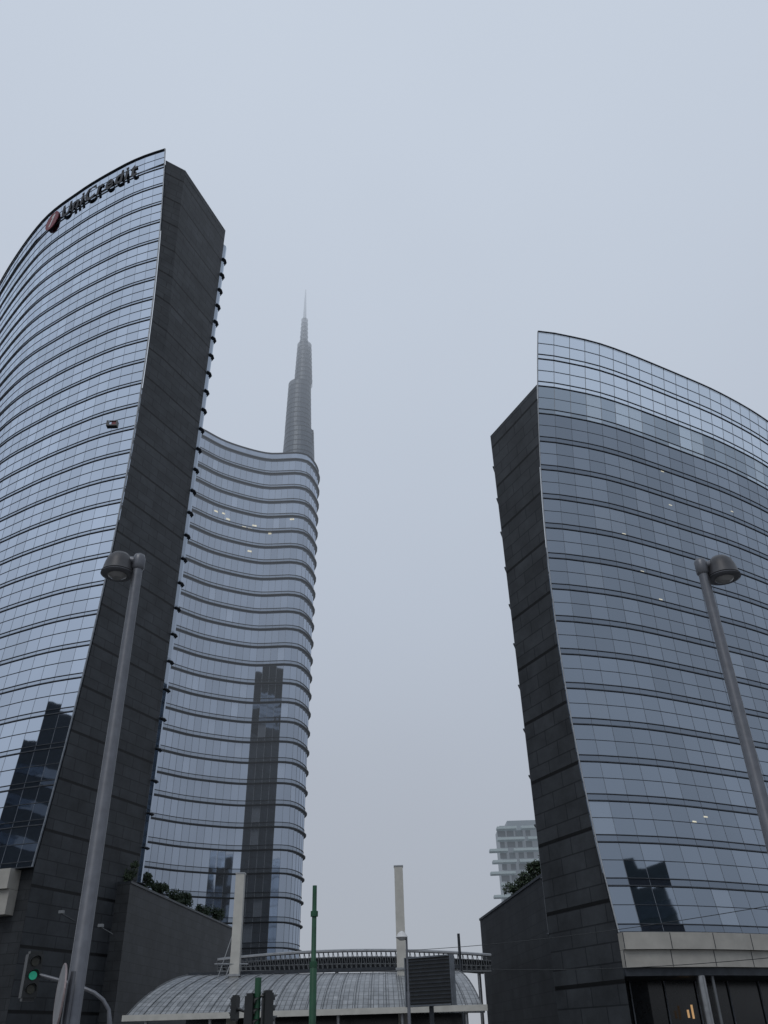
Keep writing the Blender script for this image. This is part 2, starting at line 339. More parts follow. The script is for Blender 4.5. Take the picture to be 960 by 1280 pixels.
for (za, zb, pr) in ((11.9, ZB-.02, .55), (10.2, 11.88, .25)):
    mb = MB()
    for i in range(1, len(planL)-1):
        A = [planL[i]-nL[i]*.7, planL[i+1]-nL[i+1]*.7, planL[i+1]+nL[i+1]*pr, planL[i]+nL[i]*pr]
        mb.hexa([p+Vector((0, 0, za)) for p in A]+[p+Vector((0, 0, zb)) for p in A])
    mb.build('cream_cornice', M['cream'], tower)
def facemat(pos, tan, n):
    return Matrix((( tan.x, 0, n.x, pos.x), (tan.y, 0, n.y, pos.y), (0, 1, 0, pos.z), (0, 0, 0, 1)))
def onplan(s):
    i = max(0, min(len(planL)-2, int(s/1.5))); t = s/1.5-i; return planL[i].lerp(planL[i+1], t), nL[i].lerp(nL[i+1], t).normalized()
def proj(p):
    q = RM.transposed() @ (p-CAM); return 480-q.x/q.z*F, 640+q.y/q.z*F
def nearest_arc(px):
    return min(((abs(proj(onplan(k*.1)[0]+UZ*97.8)[0]-px), k*.1) for k in range(600)))[1]
s0 = nearest_arc(77); s1 = nearest_arc(171)
def glyph(ch):
    c = bpy.data.curves.new('glyph', 'FONT'); c.body = ch; c.size = 3.9; c.extrude = .04; c.offset = .09
    o = bpy.data.objects.new('glyph', c); COL.objects.link(o); dg = bpy.context.evaluated_depsgraph_get(); dg.update()
    me = bpy.data.meshes.new_from_object(o.evaluated_get(dg)); bpy.data.objects.remove(o); return me
ms = [(ch, glyph(ch)) for ch in 'UniCredit']
ws = [max(v.co.x for v in me.vertices)-min(v.co.x for v in me.vertices) for ch, me in ms]
gap = .40; kx = ((s0-s1)-8*gap)/sum(ws)
cur = s0
for (ch, me), wd in zip(ms, ws):
    x0 = min(v.co.x for v in me.vertices); w2 = wd*kx
    p, n = onplan(cur-w2/2); tan = Vector((-n.y, n.x, 0))
    if tan.x < 0: tan = -tan
    me.transform(Matrix.Translation((-x0-wd/2, 0, 0))); me.transform(Matrix.Diagonal((kx, 1.0, 1, 1)))
    me.transform(Matrix.Translation(-tower.location) @ facemat(p+n*.15+offL(98)+Vector((0, 0, 96.9)), tan, n))
    me.materials.clear(); me.materials.append(M['sign'])
    o = bpy.data.objects.new('sign_letter', me); COL.objects.link(o); o.parent = tower; cur -= w2+gap
p, n = onplan(s0+2.1); tan = Vector((-n.y, n.x, 0)); mt = facemat(p+n*.11+offL(98)+Vector((0, 0, 98.0)), tan if tan.x > 0 else -tan, n)
mb = MB(); ring = [(1.4*math.cos(a*math.pi/16), 1.7*math.sin(a*math.pi/16)) for a in range(32)]
mb.face([mt @ Vector((x, y, .1)) for x, y in ring]); mb.face([mt @ Vector((x, y, 0)) for x, y in ring][::-1])
for k in range(32):
    a, b = ring[k], ring[(k+1) % 32]; mb.face([mt @ Vector((*a, 0)), mt @ Vector((*b, 0)), mt @ Vector((*b, .1)), mt @ Vector((*a, .1))])
logo = mb.build('sign_emblem', M['red'], tower)
mb = MB(); poly = [(-.5, -1.15), (-.15, -1.15), (.6, 1.0), (.25, 1.2), (-.15, .85), (-.25, .5), (.08, .55)]
mb.face([mt @ Vector((x, y, .115)) for x, y in poly]); sub(mb, 'emblem_slash', M['white'], logo, tower)
# ------------------------------------------------------------------ RIGHT TOWER
ZTR = 50.0; ZBR = 6.4
topR = [(672, 415), (700, 419), (760, 434), (850, 470), (905, 495), (960, 528)]
rawR = [flat(atZ(x, y, ZTR)) for x, y in topR]
d = (rawR[-1]-rawR[-3]).normalized()
rawR += [rawR[-1]+(Matrix.Rotation(R_(8), 3, 'Z') @ d)*10, rawR[-1]+(Matrix.Rotation(R_(8), 3, 'Z') @ d)*10+(Matrix.Rotation(R_(18), 3, 'Z') @ d)*12]
planR = resample(catmull(rawR), 1.4); nRR = normals(planR)
if nRR[0].y > 0: nRR = [-n for n in nRR]
GR = planR[0]; ZS = 45.4
FR = flat(atZ(613, 545, ZS)); wR = (FR-GR).normalized()
def offR(z):
    s = max(0, min(1, (z-ZBR)/(ZTR-ZBR)))
    return wR*(1.7*(1-s*s)+1.9*4*s*(1-s))
tr = thing('office_tower', (GR.x, GR.y, 0), 'lower curved glass tower on the right with cream cornice over columns', 'office tower')
NFR = 18; FHR = (ZTR-ZBR)/NFR
bands(tr, planR, nRR, offR, ZBR, FHR, NFR, .44, (M['glassR'], M['spanR'], M['mull'], M['ledge']), [(0, .08, .06), (.42, .055, .045), (1.42, .03, .03)], mull=.02, special=lambda f: M['glassSee'] if f >= NFR-2 else (M['glassTop'] if f == NFR-3 else None))
zl = sorted(set(z for z in [0, 2, ZBR]+[ZBR+FHR*k for k in range(1, NFR-1)]+[ZS] if z <= ZS))
mb = MB(); wall_strip(mb, [GR-nRR[0]*.12, FR], zl, [offR, ZERO]); mb.build('stone_end_wall', M['stone'], tr)
mb = MB(); zz = [ZBR+(ZTR-ZBR)*k/30 for k in range(31)]
mb.tube([GR+offR(z)+nRR[0]*.08+Vector((0, 0, z)) for z in zz], .045, 6); mb.build('corner_trim', M['steel'], tr)
mb = MB(); mb.tube([p+n*.08+offR(ZTR)+Vector((0, 0, ZTR)) for p, n in zip(planR, nRR)], .07, 6); mb.build('parapet_rail', M['metal'], tr)
mb = MB()
for i in range(0, len(planR)-3, 3): mb.face([q+offR(ZS)+UZ*(44.2) for q in (planR[i]-nRR[i]*.3, planR[i+3]-nRR[i+3]*.3, planR[i+3]-nRR[i+3]*9, planR[i]-nRR[i]*9)])
mb.build('roof_slab', M['roof'], tr)
u = flat(FR).normalized(); rtl = Vector((u.y, -u.x, 0))*-1
rear = [FR+u*.05, FR+u*4-rtl*.5, FR+u*9-rtl*1.4, FR+u*15-rtl*2.8, FR+u*24-rtl*6, FR+u*30-rtl*13]
rearR = resample(catmull(rear), 1.5); nB = normals(rearR)
if nB[0].dot(rtl) < 0: nB = [-n for n in nB]
bands(tr, rearR, nB, ZERO, ZBR+.6, (ZS-ZBR-.6)/12, 12, .6, (M['glassR'], M['spanR'], M['mull'], M['ledge']), [(0, .12, .08)], name='rear_window_band', every=2)
pb0 = [p+offR(0) for p in planR]
for (za, zb, pr) in ((5.55, ZBR-.02, .5), (4.7, 5.53, .28)):
    mb = MB()
    for i in range(0, len(planR)-1):
        A = [pb0[i]-nRR[i]*.4, pb0[i+1]-nRR[i+1]*.4, pb0[i+1]+nRR[i+1]*pr, pb0[i]+nRR[i]*pr]
        mb.hexa([p+Vector((0, 0, za)) for p in A]+[p+Vector((0, 0, zb)) for p in A])
    for i in range(0, len(planR)-1, 2):
        c = pb0[i]+nRR[i]*(pr+.005); t = Vector((-nRR[i].y, nRR[i].x, 0))*.02
        mb.hexa([c-t+UZ*(za+.02), c+t+UZ*(za+.02), c+t+nRR[i]*.01+UZ*(za+.02), c-t+nRR[i]*.01+UZ*(za+.02), c-t+UZ*(zb-.02), c+t+UZ*(zb-.02), c+t+nRR[i]*.01+UZ*(zb-.02), c-t+nRR[i]*.01+UZ*(zb-.02)], 1)
    mb.build('cream_cornice', [M['cream'], M['metal']], tr)
mb = MB()
for i in range(0, len(planR)-1):
    A = [pb0[i]-nRR[i]*5, pb0[i+1]-nRR[i+1]*5, pb0[i+1]+nRR[i+1]*.1, pb0[i]+nRR[i]*.1]
    mb.hexa([p+Vector((0, 0, 4.3)) for p in A]+[p+Vector((0, 0, 4.68)) for p in A])
mb.build('soffit', M['metal'], tr)
lob = [p-n*4.5 for p, n in zip(pb0, nRR)]
mb = MB()
for i in range(len(lob)-1):
    mb.face([lob[i]+Vector((0, 0, 0)), lob[i+1], lob[i+1]+Vector((0, 0, 4.3)), lob[i]+Vector((0, 0, 4.3))])
    if i % 2 == 0:
        c = lob[i]+nRR[i]*.06; mb.box(c+Vector((0, 0, 2.2)), (.07, .07, 4.2), 1)
mb.build('lobby_glazing', [M['dark'], M['mull']], tr)
def plan_hit(px, py, plan, off):
    dd = ray(px, py).normalized()
    for it in range(len(plan)-1):
        a, b = plan[it], plan[it+1]; z = 20
        for _ in range(4):
            a2, b2 = a+off(z), b+off(z)
            k = (a2.x*dd.y-a2.y*dd.x); l = ((b2-a2).x*dd.y-(b2-a2).y*dd.x)
            if abs(l) < 1e-9: t = -1; break
            t = -k/l; p = a2.lerp(b2, t); z = CAM.z+dd.z*p.xy.length/dd.xy.length
        if -.02 <= t <= 1.02 and p.y > 0: return p, z, it, dd
    return None
for px_ in (872, 1010, 1150):
    h = plan_hit(px_, 1195, planR, offR)
    if h:
        c = h[0]-nRR[h[2]]*.12; mb = MB(); mb.tube([c+Vector((0, 0, .01)), c+Vector((0, 0, 4.3))], .24, 20); mb.build('column', M['steel'], tr, True)
        mb = MB(); c3 = c+Vector((.75, .35, 0)); mb.tube([c3+Vector((0, 0, .01)), c3+Vector((0, 0, 4.3))], .09, 12); mb.build('downpipe', M['steeldull'], tr, True)
    if px_ == 872:
        for dx, dz, hh in ((1.05, 0, .4), (1.25, .1, .7)):
            i = h[2]; tt = (planR[i+1]-planR[i]).normalized(); c2 = c-nRR[i]*3.9+tt*dx*1.6; mb = MB(); mb.box(c2+Vector((0, 0, 2.6+dz)), (.10, .08, hh)); mb.build('lobby_lamp', M['warm'], tr)
def lit(px, py, plan, nrm, off, root, wd=.7, ht=.1):
    h = plan_hit(px, py, plan, off)
    if h:
        p, z, i, dd = h; n = nrm[i]; p = p+n*.02; tv = Vector((-n.y, n.x, 0))*wd/2; hh = UZ*ht
        q = p+UZ*z; mb = MB(); mb.face([q-tv, q+tv, q+tv*.9+hh, q-tv*.9+hh]); mb.build('lit_ceiling_light', M['lit'], root)
for x, y in ((828, 590), (803, 715), (838, 632), (868, 1028), (882, 1022), (826, 750), (915, 640), (780, 668)): lit(x, y, planR, nRR, offR, tr, .35, .09)
# ------------------------------------------------------------------ PODIUMS
def podium(name, pts, z, label, thick):
    r = thing(name, (pts[0].x, pts[0].y, 0), label, 'stone wall')
    mb = MB(); back = [p+thick for p in pts]; loop = pts+back[::-1]+[pts[0]]; wall_strip(mb, loop, [0, z], [ZERO]*len(loop))
    mb.build('stone_cladding', M['stone2'], r)
    mb = MB()
    for a, b in zip(pts, pts[1:]):
        a2, b2 = a+thick, b+thick; d_ = -thick.normalized()*.08
        mb.hexa([q+Vector((0, 0, z+.002)) for q in (a+d_, b+d_, b2, a2)]+[q+Vector((0, 0, z+.18)) for q in (a+d_, b+d_, b2, a2)])
    mb.build('coping', M['metal'], r)
    return r
ZPL = 13.4; a = flat(atZ(163, 1104, ZPL)); b = flat(atZ(292, 1162, ZPL))
podium('podium_wall', [a, b], ZPL, 'dark stone podium wall beneath the bushes at the foot of the tall left tower', Vector((-7, 2, 0)))
pa, pb = a, b
ZPR = 11; a = flat(atZ(680, 1094, ZPR)); b = flat(atZ(600, 1151, ZPR))
podium('podium_wall', [a, b], ZPR, 'dark stone podium wall beneath the bushes left of the right tower', Vector((8, 2, 0)))
qa, qb = a, b
def bush(c, r, h, label, grp=None):
    t = thing('bush', c, label, 'bush', grp)
    mb = MB(); mb.tube([c+Vector((0, 0, 0)), c+Vector((.05, 0, h*.5)), c+Vector((0, .05, h*.75))], [.06, .045, .02], 6)
    for k in range(4):
        a = random.random()*6.3; mb.tube([c+Vector((0, 0, h*.25)), c+Vector((math.cos(a)*r*.6, math.sin(a)*r*.6, h*.7))], [.03, .012], 5)
    mb.build('stem', M['bark'], t)
    mb = MB(); clumps = [(Vector((random.uniform(-.6, .6)*r, random.uniform(-.6, .6)*r, random.uniform(.2, .85)*h)), random.uniform(.25, .5)*r) for _ in range(9)]
    for _ in range(900):
        cc, cr = random.choice(clumps); v = Vector((random.gauss(0, 1), random.gauss(0, 1), random.gauss(0, 1))).normalized()*cr*random.uniform(.4, 1.15)
        p = c+cc+v; s = random.uniform(.05, .11); a = Vector((random.gauss(0, 1), random.gauss(0, 1), random.gauss(0, 1))).normalized(); b_ = a.orthogonal().normalized()*s; a = a*s*1.6
        mb.face([p-a, p+b_*.7, p+a, p-b_*.7])
    mb.build('foliage', M['leaf'], t)
for k, (f, r, h) in enumerate(((.04, 1.1, 1.9), (.16, 1.0, 1.5), (.28, 1.0, 1.3), (.42, 1.1, 1.1), (.52, 1.1, 1.7), (.70, 1.2, 1.2), (.86, 1.2, 1.6))):
    c = pa.lerp(pb, f)+Vector((-.9, .3, ZPL+.18)); bush(c, r, h, ['dark bush on the left podium wall, nearest the stone tower', 'second dark bush from the tower on the left podium wall', 'low bush, third from the tower, on the left podium wall', 'low dark bush midway along the left podium wall', 'taller bush just past the middle of the left podium wall', 'wide low bush near the far end of the left podium wall', 'last dark bush at the far end of the left podium wall'][k], 'bushes along the podium walls')
for k, (f, r, h) in enumerate(((.04, .9, 1.7), (.16, .9, 1.5), (.30, 1.0, 1.2), (.45, 1.0, 1.0))):
    c = qa.lerp(qb, f)+Vector((.6, .3, ZPR+.18)); bush(c, r, h, ['dark bush on the right podium wall touching the tower', 'second dark bush from the tower on the right podium wall', 'third bush from the tower on the right podium wall', 'low leftmost bush on the right podium wall'][k], 'bushes along the podium walls')
# ------------------------------------------------------------------ CENTRE TOWER
ZC = 117.0
topC = [(150, 478), (200, 512), (232, 535), (255, 547), (280, 560), (310, 570), (335, 575.5), (355, 575.5), (372, 575), (386, 579)]
rawC = [flat(atZ(x, y, ZC)) for x, y in topC]
q = rawC[-1]; X = flat(atZ(396, 588, ZC)); ux = X.normalized()
rawC += [X+ux*1.5, X+ux*5+Vector((.2, 0, 0)), X+ux*9+Vector((-1.5, 0, 0)), X+ux*14+Vector((-7, 0, 0))]
planC = resample(catmull(rawC), 1.4); nC = normals(planC)
if nC[len(nC)//3].y > 0: nC = [-n for n in nC]
leanC = lambda z: Vector((-1.9*(1-z/ZC), 0, 0))
tc_ = thing('office_tower', (rawC[6].x, rawC[6].y, 0), 'tallest wave shaped glass tower in the middle, its spire fading into the fog', 'office tower')
NC = 30; FC = ZC/NC
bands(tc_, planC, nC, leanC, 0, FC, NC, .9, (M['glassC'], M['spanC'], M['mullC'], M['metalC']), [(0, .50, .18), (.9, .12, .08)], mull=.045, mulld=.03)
mb = MB()
for i in range(0, len(planC)-15):
    mb.face([p+UZ*(ZC-.3) for p in (planC[i]-nC[i]*14, planC[i+1]-nC[i+1]*14, planC[i+1], planC[i])])
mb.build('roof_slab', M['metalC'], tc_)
for zo, pr, h in ((0, .5, .22), (2.0, .2, .15)):
    mb = MB()
    for i in range(len(planC)-1):
        A = [planC[i]-nC[i]*.3, planC[i+1]-nC[i+1]*.3, planC[i+1]+nC[i+1]*pr, planC[i]+nC[i]*pr]; mb.hexa([p+UZ*(ZC+zo) for p in A]+[p+UZ*(ZC+zo+h) for p in A])
    mb.build('roof_edge', M['metalC'], tc_)
mb = MB(); wall_strip(mb, [p-n*.05 for p, n in zip(planC, nC)], [ZC+.22, ZC+2.0], [ZERO]*len(planC)); mb.build('parapet', M['glassC'], tc_)
def near_plan(px): return min((abs(proj(planC[i]+leanC(60)+UZ*60)[0]-px), i) for i in range(len(planC)))[1]
i = near_plan(344); p, n = planC[i], nC[i]
mb = MB(); A = [Vector((sx_*.38, sy_*.38, 0)) for sx_, sy_ in ((-1, -1), (1, -1), (1, 1), (-1, 1))]
mb.hexa([p+n*.35+k+leanC(0) for k in A]+[p+n*.35+k+leanC(94)+UZ*94 for k in A]); mb.build('recess_strip', M['metalC'], tc_)  # dark bar built in place of a recessed strip
for x, y in ((305, 660), (312, 662), (280, 643), (285, 650), (365, 650), (318, 658), (338, 668), (270, 640), (312, 690)): lit(x, y, planC, nC, leanC, tc_, 1.0, .4)
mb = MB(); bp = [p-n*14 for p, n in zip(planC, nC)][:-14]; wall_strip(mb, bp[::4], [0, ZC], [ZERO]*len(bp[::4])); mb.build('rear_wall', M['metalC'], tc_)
SY = 170.0; ax = atY(373, 575, SY); ax = Vector((ax.x, ax.y, 0))
def zpix(py):
    lo, hi = 50, 260
    for _ in range(40):
        m_ = (lo+hi)/2
        if proj(ax+UZ*m_)[1] > py: lo = m_
        else: hi = m_
    return lo
def seg(name, prof, cx=0, n=28, rings=True):
    mb = MB(); c = ax+Vector((cx, 0, 0))
    for (z0, r0), (z1, r1) in zip(prof, prof[1:]):
        k = max(1, int((z1-z0)/1.5)) if rings else 1
        for j in range(k):
            za = z0+(z1-z0)*j/k; zb = z0+(z1-z0)*(j+1)/k; ra = r0+(r1-r0)*j/k; rb = r0+(r1-r0)*(j+1)/k
            mb.tube([c+UZ*za, c+UZ*(zb-.3 if rings else zb)], [ra, rb], n, 0, caps=False)
            if rings: mb.tube([c+UZ*(zb-.3), c+UZ*zb], [rb*.97+.12, rb*.97+.12], n, 1)
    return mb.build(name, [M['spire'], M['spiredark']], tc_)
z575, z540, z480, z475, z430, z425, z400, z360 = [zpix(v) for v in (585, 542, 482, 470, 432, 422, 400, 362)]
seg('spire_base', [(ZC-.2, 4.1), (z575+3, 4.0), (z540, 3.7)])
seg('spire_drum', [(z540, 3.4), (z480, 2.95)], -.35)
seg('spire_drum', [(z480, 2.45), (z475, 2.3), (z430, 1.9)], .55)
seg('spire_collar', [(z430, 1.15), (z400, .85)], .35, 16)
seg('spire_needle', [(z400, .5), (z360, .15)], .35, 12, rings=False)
c = ax+Vector((3.2, -.8, z540-2)); mb = MB(); mb.box(c, (1.0, 1.2, 4)); mb.build('lift_housing', M['spiredark'], tc_)
# ------------------------------------------------------------------ FAR BALCONY TOWER
Yf = 300; p0 = atY(618, 1040, Yf); p1 = atY(676, 1030, Yf); zt = p1.z; ft = thing('balcony_tower', (p0.x, Yf, 0), 'distant apartment tower with staggered white balconies beside the right tower', 'apartment tower')
wd = p1.x-p0.x; mb = MB(); mb.box(((p0.x+p1.x)/2+1, Yf+8, zt/2), (wd-2, 14, zt)); mb.build('wall', M['farwall'], ft)
mb = MB(); mb.box(((p0.x+p1.x)/2+2, Yf+8, zt+1), (wd-6, 10, 2)); mb.build('roof_block', M['farwall'], ft)
nfl = 18; fh = zt/nfl
rnd = random.Random(5)
for k in range(2, nfl+1):
    z = k*fh-.4; x0 = p0.x+rnd.uniform(-3.0, 1.5); ln = wd*rnd.uniform(.35, .8); x1 = x0+ln+rnd.uniform(.8, 2)
    for (a, l_) in ((x0, ln), (x1, max(2, p1.x+1-x1))):
        mb = MB(); mb.box((a+l_/2, Yf-1.0, z-1.2), (l_, 3.6, .25)); mb.box((a+l_/2, Yf-2.7, z-.8), (l_, .12, .5)); mb.box((a, Yf-1, z-.8), (.12, 3.6, .5))
        mb.build('balcony', M['farwhite'], ft)
    for j in range(4):
        mb = MB(); mb.box((p0.x+2.4+j*(wd-4)/4, Yf+.9, z-2.2), (rnd.uniform(1.5, 2.8), .2, 1.9)); mb.build('window', M['farglass'], ft)
# ------------------------------------------------------------------ BLOCKS MIRRORED IN THE GLASS
def mirrored(px, py, plan, nrm, off, dist):
    p, z, i, dd = plan_hit(px, py, plan, off)
    th = (plan[i+1]-plan[i]).normalized(); tv = (off(z+1)-off(z-1))*.5+UZ; n = th.cross(tv).normalized()
    r = dd-2*dd.dot(n)*n; return p+UZ*z+r*dist, r
def block(q, r, sx_, sy_, h, label, steps=()):
    rot = math.atan2(r.y, r.x)+math.pi/2
    t = thing('office_block', (q.x, q.y, 0), label, 'office block'); m3 = Matrix.Rotation(rot, 3, 'Z'); C0 = Vector((q.x, q.y, 0))
    mb = MB(); mb.box(C0+Vector((0, 0, h/2)), (sx_, sy_, h), 0, m3); mb.build('wall', M['blockwall'], t)
    for (dx, w_, hh) in steps:
        mb = MB(); mb.box(C0+m3 @ Vector((dx, 0, 0))+UZ*(h+hh/2), (w_, sy_*.8, hh), 0, m3); mb.build('upper_wall', M['blockwall'], t)
    for f in range(int(h/4)):
        mb = MB(); mb.box(C0+Vector((0, 0, f*4+2.4)), (sx_+.12, sy_+.12, 1.5), 0, m3); mb.build('window_band', M['blockglass'], t)
qL, rL = mirrored(50, 935, planL, nL, offL, 70)
block(qL, rL, 20, 14, qL.z-3, 'dark stepped office block mirrored in the lower glass of the left tower', ((2, 12, 6),))
qR, rR = mirrored(790, 1075, planR, nRR, offR, 45)
block(qR, rR, 10, 8, max(6, qR.z-2.5), 'small dark office block mirrored low in the right tower glass', ((-2, 4, 1.5),))
# ------------------------------------------------------------------ CANOPIES, PYLONS
cf = 55.0; cb = 61.5
fl_, fr_ = atY(158, 1270, cf), atY(606, 1266, cf); bl_, br_ = atY(236, 1219, cb), atY(574, 1214, cb)
can = thing('station_canopy', ((fl_.x+fr_.x)/2, cf, 0), 'low curved glass canopy with cream front edge between the two podiums', 'canopy')
mb = MB(); nu, nv = 44, 10
def cpt(i, j):
    u_, v_ = i/nu, j/nv; th = v_*math.pi/2
    s_ = math.sin(th)*.55+v_*.45; c_ = (1-math.cos(th))*.6+v_*.4
    L0 = fl_.lerp(fr_, u_); L1 = bl_.lerp(br_, u_); x = L0.x+(L1.x-L0.x)*v_
    return Vector((x, cf+(cb-cf)*c_, L0.z+(L1.z-L0.z)*s_))
for i in range(nu):
    for j in range(nv):
        P = [cpt(i, j), cpt(i+1, j), cpt(i+1, j+1), cpt(i, j+1)]; L_ = 20/nu; H_ = 8/nv
        mb.face(P, 0, [(i*L_, j*H_), ((i+1)*L_, j*H_), ((i+1)*L_, (j+1)*H_), (i*L_, (j+1)*H_)])
mb.build('glass_roof', M['canopy'], can, True)
for i in range(0, nu+1, 2):
    mb = MB(); mb.tube([cpt(i, j)+Vector((0, -.02, .03)) for j in range(nv+1)], .025, 6); mb.build('rib', M['steeldull'], can)
mb = MB(); mb.box(((fl_.x+fr_.x)/2, cf-.15, fl_.z-.12), (fr_.x-fl_.x+.3, .35, .3)); mb.build('gutter', M['creampole'], can)
mb = MB(); mb.box(((bl_.x+br_.x)/2, cb, bl_.z+.03), (br_.x-bl_.x, .3, .2)); mb.build('ridge_beam', M['metal'], can)
for k in range(6):
    x = fl_.x+1+(fr_.x-fl_.x-2)*k/5; mb = MB(); mb.tube([(x, cf+.6, 0), (x, cf+.6, fl_.z)], .1, 10); mb.build('post', M['steel'], can)
mb = MB(); mb.box(((bl_.x+br_.x)/2, cb+.4, (bl_.z-.3)/2), (br_.x-bl_.x, .15, bl_.z-.3)); mb.build('rear_screen', M['dark'], can)
lt_ = thing('lattice_roof', (2, 76, 0), 'flat arched lattice roof of dark slats behind the glass canopy', 'canopy')
def lp(px, top): return atY(px, (1188+abs(px-470)**2*.0003) if top else 1213+abs(px-470)*.01, 76)
xs = list(range(272, 618, 6))
mb = MB(); mb.tube([lp(x, True) for x in xs], .12, 6); mb.build('top_chord', M['steel'], lt_)
mb = MB(); mb.tube([lp(x, False) for x in xs], .10, 6); mb.build('bottom_chord', M['steeldull'], lt_)
for f in (.33, .66):
    mb = MB(); mb.tube([lp(x, True).lerp(lp(x, False), f)+Vector((0, .2, .0)) for x in xs], .05, 6); mb.build('middle_chord', M['steeldull'], lt_)
mb = MB()
for a, b in zip(xs, xs[1:]):
    mb.tube([lp(a, True), lp(b, False)], .03, 5); mb.tube([lp(a, True), lp(a, False)], .035, 5)
mb.build('bracing', M['steeldull'], lt_)
for k in range(9):
    mb = MB(); dy = .6+k*.9
    mb.tube([lp(x, True)+Vector((0, dy, -.45-.04*k)) for x in xs], .09, 5); mb.build('roof_slat', M['metal'], lt_)
for x in (300, 330, 420, 510, 600):
    q = lp(x, False); mb = MB(); mb.tube([(q.x, 77, 0), (q.x, 77, q.z)], .14, 8); mb.build('post', M['steel'], lt_)
def pylon(px, ptop, Y, label, wd=.56):
    t = atY(px, ptop, Y); r = thing('pylon', (t.x, Y, 0), label, 'pylon', 'cream pylons by the canopy')
    mb = MB(); a, b = wd/2*1.1, wd/2; mb.hexa([Vector((t.x+sx_*a, Y+sy_*a, 0)) for sx_, sy_ in ((-1, -1), (1, -1), (1, 1), (-1, 1))]+[Vector((t.x+sx_*b, Y+sy_*b, t.z)) for sx_, sy_ in ((-1, -1), (1, -1), (1, 1), (-1, 1))])
    mb.build('shaft', M['creampole'], r)
    mb = MB(); mb.box((t.x, Y, t.z+.04), (wd+.06, wd+.06, .08)); mb.build('cap', M['steel'], r)
    mb = MB(); mb.box((t.x, Y, t.z*.48), (wd+.2, wd+.2, .12)); mb.build('collar', M['steel'], r)
    return t
t1 = pylon(301, 1093, 60, 'cream square pylon left of the green pole, with stay cables')
t2 = pylon(498, 1084, 60, 'cream square pylon right of the green pole, behind the dark screen')
cb_ = thing('stay_cables', (t1.x-.5, 60, 0), 'thin slanting stay cables beside the left cream pylon', 'cable')
for (a, b) in (((262, 1252), (297, 1150)), ((268, 1205), (310, 1205)), ((275, 1240), (297, 1180))):
    mb = MB(); mb.tube([atY(*a, 59.5), atY(*b, 59.9)], .03, 6); mb.build('cable', M['steel'], cb_)
# ------------------------------------------------------------------ POLES AND SIGNALS
def pole(px, ptop, Y, r, mat, name, label, cat, extra=True):
    t = atY(px, ptop, Y); o = thing(name, (t.x, Y, 0), label, cat)
    mb = MB(); mb.tube([(t.x, Y, 0), (t.x, Y, t.z*.62), (t.x, Y, t.z*.63), (t.x, Y, t.z)], [r*1.15, r*1.1, r*.8, r*.7], 14); mb.build('shaft', mat, o, True)
    if extra:
        for f in (.62, .86):
            mb = MB(); mb.tube([(t.x, Y, t.z*f-.08), (t.x, Y, t.z*f+.08)], r*1.2, 12); mb.build('clamp', mat, o)
        mb = MB(); mb.tube([(t.x, Y, 0), (t.x, Y, .12)], r*2, 12); mb.build('base_plate', mat, o)
    return t, o
pole(393.5, 1107, 30, .1, M['green'], 'tram_pole', 'dark green tapered pole standing in front of the glass canopy', 'pole')
pole(573, 1167, 70, .14, M['metal'], 'mast', 'thin dark mast above the lattice roof right of the screen', 'mast', False)
t, o = pole(508, 1172, 40, .06, M['lamp'], 'post_lamp', 'slender grey post with small white lamp head before the right cream pylon', 'street lamp', False)
mb = MB(); mb.tube([t+Vector((-.2, 0, -.1)), t+Vector((-.2, 0, .02)), t+Vector((-.2, 0, .18)), t+Vector((-.2, 0, .26))], [.1, .26, .16, .03], 14); mb.build('lamp_head', M['white'], o, True)
mb = MB(); mb.tube([t+Vector((0, 0, -.05)), t+Vector((-.2, 0, -.05))], .04, 8); mb.build('arm', M['lamp'], o)
A = atY(512, 1190, 42); B = atY(567, 1204, 42); C2 = atY(563, 1262, 42); D2 = atY(510, 1250, 42)
c = (A+B+C2+D2)/4; sc_ = thing('display_screen', (c.x, 42, 0), 'dark louvred display screen with its back to the street, on a post', 'screen')
W_, H_ = (B-A).length, (A-D2).length; rot = Matrix.Rotation(R_(-32), 3, 'Z')
mb = MB(); mb.box(c, (W_*1.15, .25, H_), 0, rot); mb.build('panel', M['black'], sc_)
for k in range(12):
    mb = MB(); mb.box(c+rot @ Vector((0, -.15, -H_/2+.12+k*(H_-.24)/11)), (W_*1.1, .04, .05), 0, rot); mb.build('louvre', M['metal'], sc_)
mb = MB()
for sx_ in (-1, 1): mb.box(c+rot @ Vector((sx_*W_*.58, -.05, 0)), (.06, .34, H_+.06), 0, rot)
for sz_ in (-1, 1): mb.box(c+rot @ Vector((0, -.05, sz_*H_/2)), (W_*1.1, .34, .06), 0, rot)
mb.build('frame', M['trim'], sc_)
mb = MB(); mb.tube([(c.x, 42.25, 0), (c.x, 42.25, c.z)], .1, 12); mb.build('post', M['metal'], sc_)
